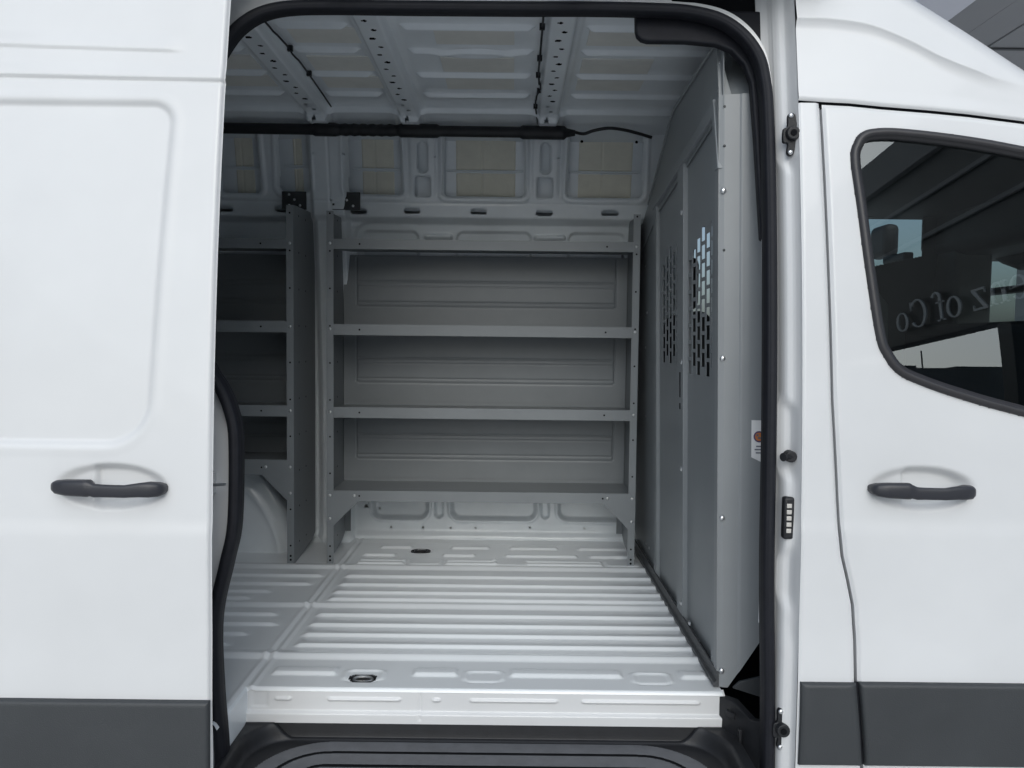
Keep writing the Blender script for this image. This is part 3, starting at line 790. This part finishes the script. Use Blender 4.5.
# frame head and upper panel
mb = MB(); mb.prism([(PX - .004, .32, 1.600), (PX - .004, .32, 1.638), (PX - .004, 1.25, 1.532), (PX - .004, 1.25, 1.498)], (.03, 0, 0)); mb.build('frame_head', M['grey'], pt, .003)
mb = MB(); mb.prism([(PX - .006, .345, 1.642), (PX - .006, .315, 1.642), (PX - .006, .264, 1.44), (PX - .006, .295, 1.44)], (.02, 0, 0)); mb.build('frame_brace', M['grey'], pt, .003)
mb = MB(); mb.prism([(PX + .008, .262, 1.60), (PX + .008, .262, 1.79), (PX + .008, .35, 1.80), (PX + .008, .88, 1.788), (PX + .008, .95, 1.768), (PX + .008, 1.21, 1.640), (PX + .008, 1.40, 1.555), (PX + .008, 1.80, 1.40), (PX + .008, 1.80, 1.30), (PX + .008, 1.2, 1.48)], (.003, 0, 0)); up = mb.build('upper_panel', M['grey'], pt, .001)
MB().prism([(PX + .003, .262, 1.793), (PX + .003, .35, 1.803), (PX + .003, .88, 1.791), (PX + .003, .95, 1.771), (PX + .003, 1.21, 1.643), (PX + .003, 1.40, 1.558), (PX + .003, 1.40, 1.546), (PX + .003, 1.21, 1.631), (PX + .003, .95, 1.757), (PX + .003, .88, 1.777), (PX + .003, .35, 1.791), (PX + .003, .262, 1.781)], (.004, 0, 0)).build('upper_flange', M['grey'], up)
# wing plate facing out of the door
wp = [(.586, .268), (.600, .262), (.640, .256), (.644, .253), (.648, .252), (.665, .250), (.735, .245)]
def wing_fn(u, v):
    k = np.arange(len(wp)); x = np.interp(u, k, [p[0] for p in wp]); y = np.interp(u, k, [p[1] for p in wp])
    z0 = np.maximum(.003, (x - .612) / .066 * .105)
    return x, y + .0012 * np.sin(v * 9), z0 + v * (1.637 - z0)
wing = hf('wing_plate', np.linspace(0, len(wp) - 1, 120), np.linspace(0, 1, 120), wing_fn, M['wing'], pt)
MB().box(.5855, .5885, .268, .30, .0, 1.637).build('wing_return', M['wing'], wing)
mb = MB(); mb.prism([(.604, .275, 1.637), (.700, .262, 1.637), (.700, .46, 1.88), (.604, .44, 1.80)], (0, .003, 0)); mb.build('upper_wing', M['grey'], pt)
mb = MB(); mb.prism([(.588, .30, 1.77), (.594, .30, 1.77), (.622, .272, 1.637), (.588, .275, 1.637)], (0, .002, 0)); mb.build('corner_gusset', M['grey'], pt)
for z in (1.38, .925, .482, .05): MB().dome((.598, .2615, z), (0, -1, 0), .0085).build('screw', M['zinc'], wing, smooth=True)
for (x, z) in ((.600, 1.605), (.600, 1.50), (.600, 1.16), (.600, 1.22)):
    if z != 1.16: MB().dome((x, .2625, z), (0, -1, 0), .004, .0015).build('screw', M['trim'], wing, smooth=True)
for (y, z) in ((.725, 1.40), (.725, .905), (.725, .545), (.725, .085), (.60, .062), (1.46, 1.10), (.30, 1.73), (.30, 1.655), (1.5, .65), (1.5, .09), (1.42, .09), (1.5, 1.3), (1.5, 1.45), (1.5, .95)):
    x = PX - .002 if .705 < y < .8 else (PX if y < .35 or y < .7 else PX + .014)
    if y > 1.4: x = PX + .013
    if z > 1.64: x = PX + .007
    if y == .60: x = PX - .002
    MB().dome((x, y, z), (-1, 0, 0), .009 if y < 1.2 else .007).build('screw', M['zinc'], pt, smooth=True)
# sticker on the wing plate
def disc(c, r, seg=24): return [(c[0] + r * math.cos(2 * math.pi * k / seg), c[1], c[2] + r * math.sin(2 * math.pi * k / seg)) for k in range(seg)]
stk = MB(); stk.prism([(.683, .2478, .655), (.724, .2442, .635), (.724, .2442, .757), (.683, .2478, .757)], (0, -.0006, 0))
stk.cur = 1; stk.prism(disc((.7035, .2452, .712), .0155), (0, -.0007, 0))
stk.cur = 2; stk.prism(disc((.7035, .2445, .712), .0115), (0, -.0004, 0))
stk.cur = 3; stk.box(.6955, .7015, .2438, .2450, .713, .719).box(.6995, .7115, .2438, .2450, .706, .711)
for k, (a, b) in enumerate(((.6955, .7175), (.6915, .7195), (.6945, .7155))): stk.box(a, b, .2442, .2462, .684 - k * .009, .687 - k * .009)
stk.v = [(p[0] - .010, p[1] + .0005, p[2]) for p in stk.v]
sk = stk.build('sticker', M['paper'], pt, extra=[M['emblem'], M['emblem2'], M['ink']]); sk['label'] = 'small white sticker with a round emblem'
# the partition leans back slightly towards the rear
for o_ in [o for o in bpy.data.objects if o.type == 'MESH' and (o.parent == pt or (o.parent and o.parent.parent == pt))]:
    co_ = np.empty(len(o_.data.vertices) * 3); o_.data.vertices.foreach_get('co', co_); co_ = co_.reshape(-1, 3)
    co_[:, 0] -= LEAN * (co_[:, 2] + WORLD[o_.name].z); o_.data.vertices.foreach_set('co', co_.ravel()); o_.data.update()

# =================================================================== SHELVING
def shelving(x0, x1, yf, yb, lips, bottom, label, ztop, gus, side_in):
    """lips: (z_top, lip height) top to bottom; bottom = index of lowest shelf"""
    s = empty('shelving_unit', ((x0 + x1) / 2, (yf + yb) / 2, 0), label, 'shelving unit', 'grey steel shelving units in the load bay')
    g = M['grey']; FL = .030
    for xe, sg in ((x0, 1), (x1, -1)):
        mb = MB()
        # web with cut bottom corner
        poly = [(yf, 0.0), (yf, ztop), (yf + .05, ztop + .005), (yb, ztop + .02), (yb, .055), (yb - .06, .030), (yf + .03, .0)]
        mb.prism([(xe, p[0], p[1]) for p in poly], (sg * .002, 0, 0))
        a, b = sorted((xe, xe + sg * FL)); mb.box(a, b, yf - .002, yf, 0.0, ztop)
        hb = mb; hb.cur = 1
        for z in np.arange(.08, ztop, .158):
            hb.tube([(xe + sg * FL * .5, yf - .0026, z), (xe + sg * FL * .5, yf - .0022, z)], .0042, 8)
            ox = xe - sg * .0006 if sg < 0 else xe + .0026
            for yy in (yf + .08, yf + .19): hb.tube([(ox, yy, z), (ox + (.0004), yy, z)], .0045, 8)
        for zz in (.035, .018): hb.tube([(xe + sg * FL * .5, yf - .0026, zz), (xe + sg * FL * .5, yf - .0022, zz)], .005, 8)
        up = mb.build('side_panel', g, s, extra=[M['dark']])
        # back flange
        a, b = sorted((xe + sg * .002, xe + sg * FL)); MB().box(a, b, yb - .002, yb, .06, ztop).build('back_flange', g, up)
        for (z, h) in lips:
            MB().dome((xe + sg * FL * .5, yf - .002, z - h * .45), (0, -1, 0), .0065).build('screw', M['zinc'], up, smooth=True)
    xa, xb = x0 + .004, x1 - .004
    for i, (z, h) in enumerate(lips):
        mb = MB()
        mb.box(xa, xb, yf + .001, yf + .003, z - h, z)                      # front lip
        mb.box(xa, xb, yf + .003, yb - .03, z - .016, z - .014)              # deck
        mb.box(xa, xb, yb - .032, yb - .030, z - .014, z + .012)             # rear upturn
        mb.box(xa, xb, yf + .003, yf + .018, z - h, z - h + .002)            # lower return
        mb.cur = 1
        for xx in (x0 + .14, x1 - .14): mb.tube([(xx, yf + .0006, z - h * .5), (xx, yf + .0010, z - h * .5)], .0042, 8)
        mb.build('shelf', g, s, extra=[M['dark']])
    for i in range(len(lips) - 1):
        zt_ = lips[i][0] - .032; zb_ = lips[i + 1][0] + .004
        H = zt_ - zb_
        def pf(u, v, zb_=zb_, H=H):
            t = (v - zb_) / H; y = 0 * u + yb - .036
            inner = sm(0, .004, np.minimum(u - (x0 + .068), (x1 - .062) - u))
            for q in (.27, .335, .56, .635): y = y + .0035 * np.exp(-((v - zb_ - H * q) / .0036) ** 2) * inner * (1 if q in (.335, .635) else 0.55)
            y = y + .006 * (np.exp(-((u - x0 - .063) / .003) ** 2) + np.exp(-((u - x1 + .057) / .003) ** 2)) * sm(.28, .30, t) * sm(.98, .95, t)
            y = y - .0015 * sm(.27 * H, .31 * H, v - zb_) * sm(H * .62, H * .58, v - zb_) * inner
            return u, y, v
        bp = hf('back_panel', np.concatenate([[x0 + .004], lin(x0 + .03, x0 + .12, .003), lin(x0 + .13, x1 - .13, .05), lin(x1 - .12, x1 - .03, .003), [x1 - .004]]), lin(zb_, zt_, .003), pf, g, s)
    z, h = lips[-1]
    for xe, sg in gus:
        gp = [(xe + sg * .001, z), (xe + sg * .135, z), (xe + sg * .135, z - h), (xe + sg * .032, z - h - .105), (xe + sg * .001, z - h - .105)]
        go = MB().prism([(p[0], yf - .0045, p[1]) for p in gp], (0, .002, 0)).build('gusset', g, s)
        for (dx, zz) in ((.120, z - h * .45), (.015, z - h * .45), (.015, z - h - .075)):
            MB().dome((xe + sg * dx, yf - .0045, zz), (0, -1, 0), .0065).build('screw', M['zinc'], go, smooth=True)
    for xe, w in side_in:
        br = MB().box(xe, xe + w, 1.68, 1.69, 1.560, 1.640)
        mb = br; mb.cur = 1
        for dx, dz in ((.3, .066), (.3, .018), (.75, .018), (.52, .044)): mb.dome((xe + w * dx, 1.68, 1.560 + dz), (0, -1, 0), .006, .002)
        mb.build('wall_bracket', M['trim'], s, extra=[M['zinc']])
    return s
shelving(-.792, .536, 1.43, 1.785, [(1.396, .042), (1.036, .046), (.682, .046), (.322, .046)], 3,
         'grey steel shelving unit with four open shelves against the far wall, beside the partition', 1.512, [(-.792, 1), (.536, -1)], [(-.825, .125)])
shelving(-2.25, -.932, 1.43, 1.785, [(1.394, .042), (1.046, .048), (.686, .048), (.452, .068)], 3,
         'dark grey shelving unit above the wheel housing, half hidden behind the sliding door', 1.535, [(-.932, -1)], [(-1.055, .11)])

# =================================================================== SURROUNDING BUILDINGS
cn = empty('forecourt_canopy', (7.5, 8.5, G), 'grey boarded canopy roof edge rising behind the cab roof', 'canopy')
MB().box(4.05, 4.62, 2.4, 16, 4.46, 4.9).build('fascia', M['fascia'], cn, .02)
for k in range(14):
    MB().box(4.65 + k * .46, 4.65 + k * .46 + .445  , 2.4, 16, 4.52 + (.012 if k % 2 else 0), 4.56 + (.012 if k % 2 else 0)).build('soffit_board', M['board'], cn, .008)
MB().box(4.62, 11.2  , 2.4, 16, 4.60, 4.9).build('roof_deck', M['clad'], cn)
for y in (4.3, 7.4, 10.5): MB().box(4.66, 11.1, y, y + .05, 4.505, 4.519).build('soffit_batten', M['clad'], cn)
for x in (6.0, 10.5): MB().box(x, x + .3, 14, 14.3, G, 4.52).build('column', M['board'], cn, .01)

sb = empty('showroom_building', (8.2, -12, G), 'dark clad showroom front with white lettering, seen only mirrored in the cab window', 'building')
SX = 6.6
mb = MB(); mb.box(SX, SX + .3, -22, -6.0, 2.95, 6.95); wallp = mb.build('upper_wall', M['clad'], sb, .02)
for y in (-8.1, -14, -20): MB().box(SX + .02, SX + .28, y - .3, y, G, 2.95).build('column', M['clad'], sb, .01)
MB().box(SX - .10, SX + .3, -22, -6.0, 6.95, 7.8).build('parapet', M['board'], sb, .02)
for z in (5.2, 6.1): MB().box(SX - .05, SX, -22, -6.0, z, z + .10).build('rail', M['board'], wallp, .01)
def glyph(ch, k):
    """serif letter as flat solids in (s, z) units of the cap height; returns list of polygons and its advance"""
    P = []
    def bar(a, b, c, d): P.append([(a, c), (b, c), (b, d), (a, d)])
    def arc(cx, cz, rx, rz, a0, a1, tx, tz, n=18):
        for i in range(n):
            q = [math.radians(a0 + (a1 - a0) * (i + j) / n) for j in (0, 1)]
            P.append([(cx + rx * math.cos(q[0]), cz + rz * math.sin(q[0])), (cx + rx * math.cos(q[1]), cz + rz * math.sin(q[1])),
                      (cx + (rx - tx) * math.cos(q[1]), cz + (rz - tz) * math.sin(q[1])), (cx + (rx - tx) * math.cos(q[0]), cz + (rz - tz) * math.sin(q[0]))])
    if ch == 'B':
        bar(.08, .20, 0, 1); bar(0, .30, 0, .05); bar(0, .30, .95, 1); arc(.30, .76, .27, .24, -90, 90, .11, .05); arc(.30, .27, .31, .27, -90, 90, .12, .05); adv = .72
    elif ch == 'C':
        arc(.42, .5, .42, .52, 38, 322, .13, .05, 30); bar(.72, .76, .66, .98); adv = .92
    elif ch == 'o':
        arc(.31, .34, .31, .36, 0, 360, .12, .045, 30); adv = .70
    elif ch == 'e':
        arc(.29, .34, .29, .36, 0, 318, .11, .045, 28); bar(.06, .56, .35, .40); adv = .64
    elif ch == 'n':
        bar(.08, .20, 0, .68); bar(0, .28, 0, .045); bar(0, .12, .635, .68); arc(.34, .42, .24, .27, 0, 180, .11, .07); bar(.47, .58, 0, .43); bar(.39, .66, 0, .045); adv = .74
    elif ch == 'z':
        bar(.02, .52, .62, .68); bar(.0, .52, 0, .06); P.append([(.0, .06), (.14, .06), (.52, .62), (.38, .62)]); bar(.02, .06, .50, .64); bar(.48, .52, .04, .18); adv = .62
    elif ch == 'f':
        bar(.10, .22, 0, .80); bar(.0, .34, 0, .045); bar(.0, .36, .62, .67); arc(.32, .80, .22, .24, 20, 180, .11, .07); adv = .46
    else: adv = .34
    return P, adv
def letters(word, y_start, z0, hgt):
    y = y_start
    for ch in word:
        P, adv = glyph(ch, hgt)
        mb = MB()
        for q in P: mb.prism([(SX - .07, y - p[0] * hgt, z0 + p[1] * hgt) for p in q], (.02, 0, 0))
        if P: mb.build('letter', M['letter'], wallp)
        y -= adv * hgt
letters('Benz of Co', -7.08, 3.26, .63)

lb = empty('low_building', (14, -30, G), 'long low dark building far across the lot, seen only mirrored in the cab window', 'building')
mb = MB(); mb.box(0, 34, -36, -28, G, 4.75); mb.box(6, 10, -36, -29, 4.2, 4.8); mb.box(18, 22, -36, -29, 4.2, 5.0); mb.box(11.5, 12.1, -30, -29.4, 4.7, 5.2); mb.box(13.4, 16.5, -34, -29.2, 4.7, 5.05); mb.box(16.93, 16.97, -29.6, -29.55, 4.7, 6.0); w_ = mb.build('wall', M['lowwall'], lb)
for k in range(9): MB().box(2 + k * 3.4, 4 + k * 3.4, -27.98, -27.9, .8, 2.4).build('window', M['lowwin'], lb)

# =================================================================== CAMERA, LIGHT, WORLD
cam = bpy.data.cameras.new('camera'); co = bpy.data.objects.new('camera', cam); COL.objects.link(co)
cam.sensor_width = 36; cam.lens = 769 / 1024 * 36; cam.clip_start = .05; cam.clip_end = 1000
p_, r_ = math.radians(2.9), math.radians(.65)
fwd = Vector((0, math.cos(p_), -math.sin(p_))); rt0 = Vector((1, 0, 0)); up0 = Vector((0, math.sin(p_), math.cos(p_)))
rt = math.cos(r_) * rt0 + math.sin(r_) * up0; upv = -math.sin(r_) * rt0 + math.cos(r_) * up0
m = Matrix((rt, upv, -fwd)).transposed().to_4x4(); m.translation = (0, -1.85, .955)
co.matrix_world = m
scene.camera = co

SUN_EL, SUN_AZ = math.radians(34), math.radians(175)       # azimuth clockwise from +Y: behind the camera, a little left
w = bpy.data.worlds.new('World'); scene.world = w; w.use_nodes = True
n, l = w.node_tree.nodes, w.node_tree.links
sky = n.new('ShaderNodeTexSky'); sky.sky_type = 'NISHITA'; sky.sun_disc = False
sky.sun_elevation = SUN_EL; sky.sun_rotation = SUN_AZ; sky.dust_density = 4.0; sky.air_density = 1.0; sky.ozone_density = 1.0
hs = n.new('ShaderNodeHueSaturation'); hs.inputs['Saturation'].default_value = .8
l.new(sky.outputs['Color'], hs.inputs['Color']); l.new(hs.outputs['Color'], n['Background'].inputs['Color'])
n['Background'].inputs['Strength'].default_value = .09
sl = bpy.data.lights.new('sun', 'SUN'); so = bpy.data.objects.new('sun', sl); COL.objects.link(so)
sl.energy = 1.4; sl.angle = math.radians(80); sl.color = (1.0, .985, .965)
d = Vector((math.sin(SUN_AZ) * math.cos(SUN_EL), math.cos(SUN_AZ) * math.cos(SUN_EL), math.sin(SUN_EL)))
so.rotation_euler = d.to_track_quat('Z', 'Y').to_euler()
so.location = (0, -6, 8)

vs_ = scene.view_settings
scene.display_settings.display_device = 'sRGB'
vs_.view_transform = 'Standard'; vs_.look = 'None'; vs_.exposure = .16; vs_.use_white_balance = True; vs_.white_balance_temperature = 5900; vs_.white_balance_tint = 6; vs_.gamma = 1.0; vs_.use_curve_mapping = False
scene.cycles.max_bounces = 14; scene.cycles.diffuse_bounces = 12; scene.cycles.glossy_bounces = 4; scene.cycles.transparent_max_bounces = 8
scene.cycles.use_denoising = True
scene.cycles.sample_clamp_indirect = 6
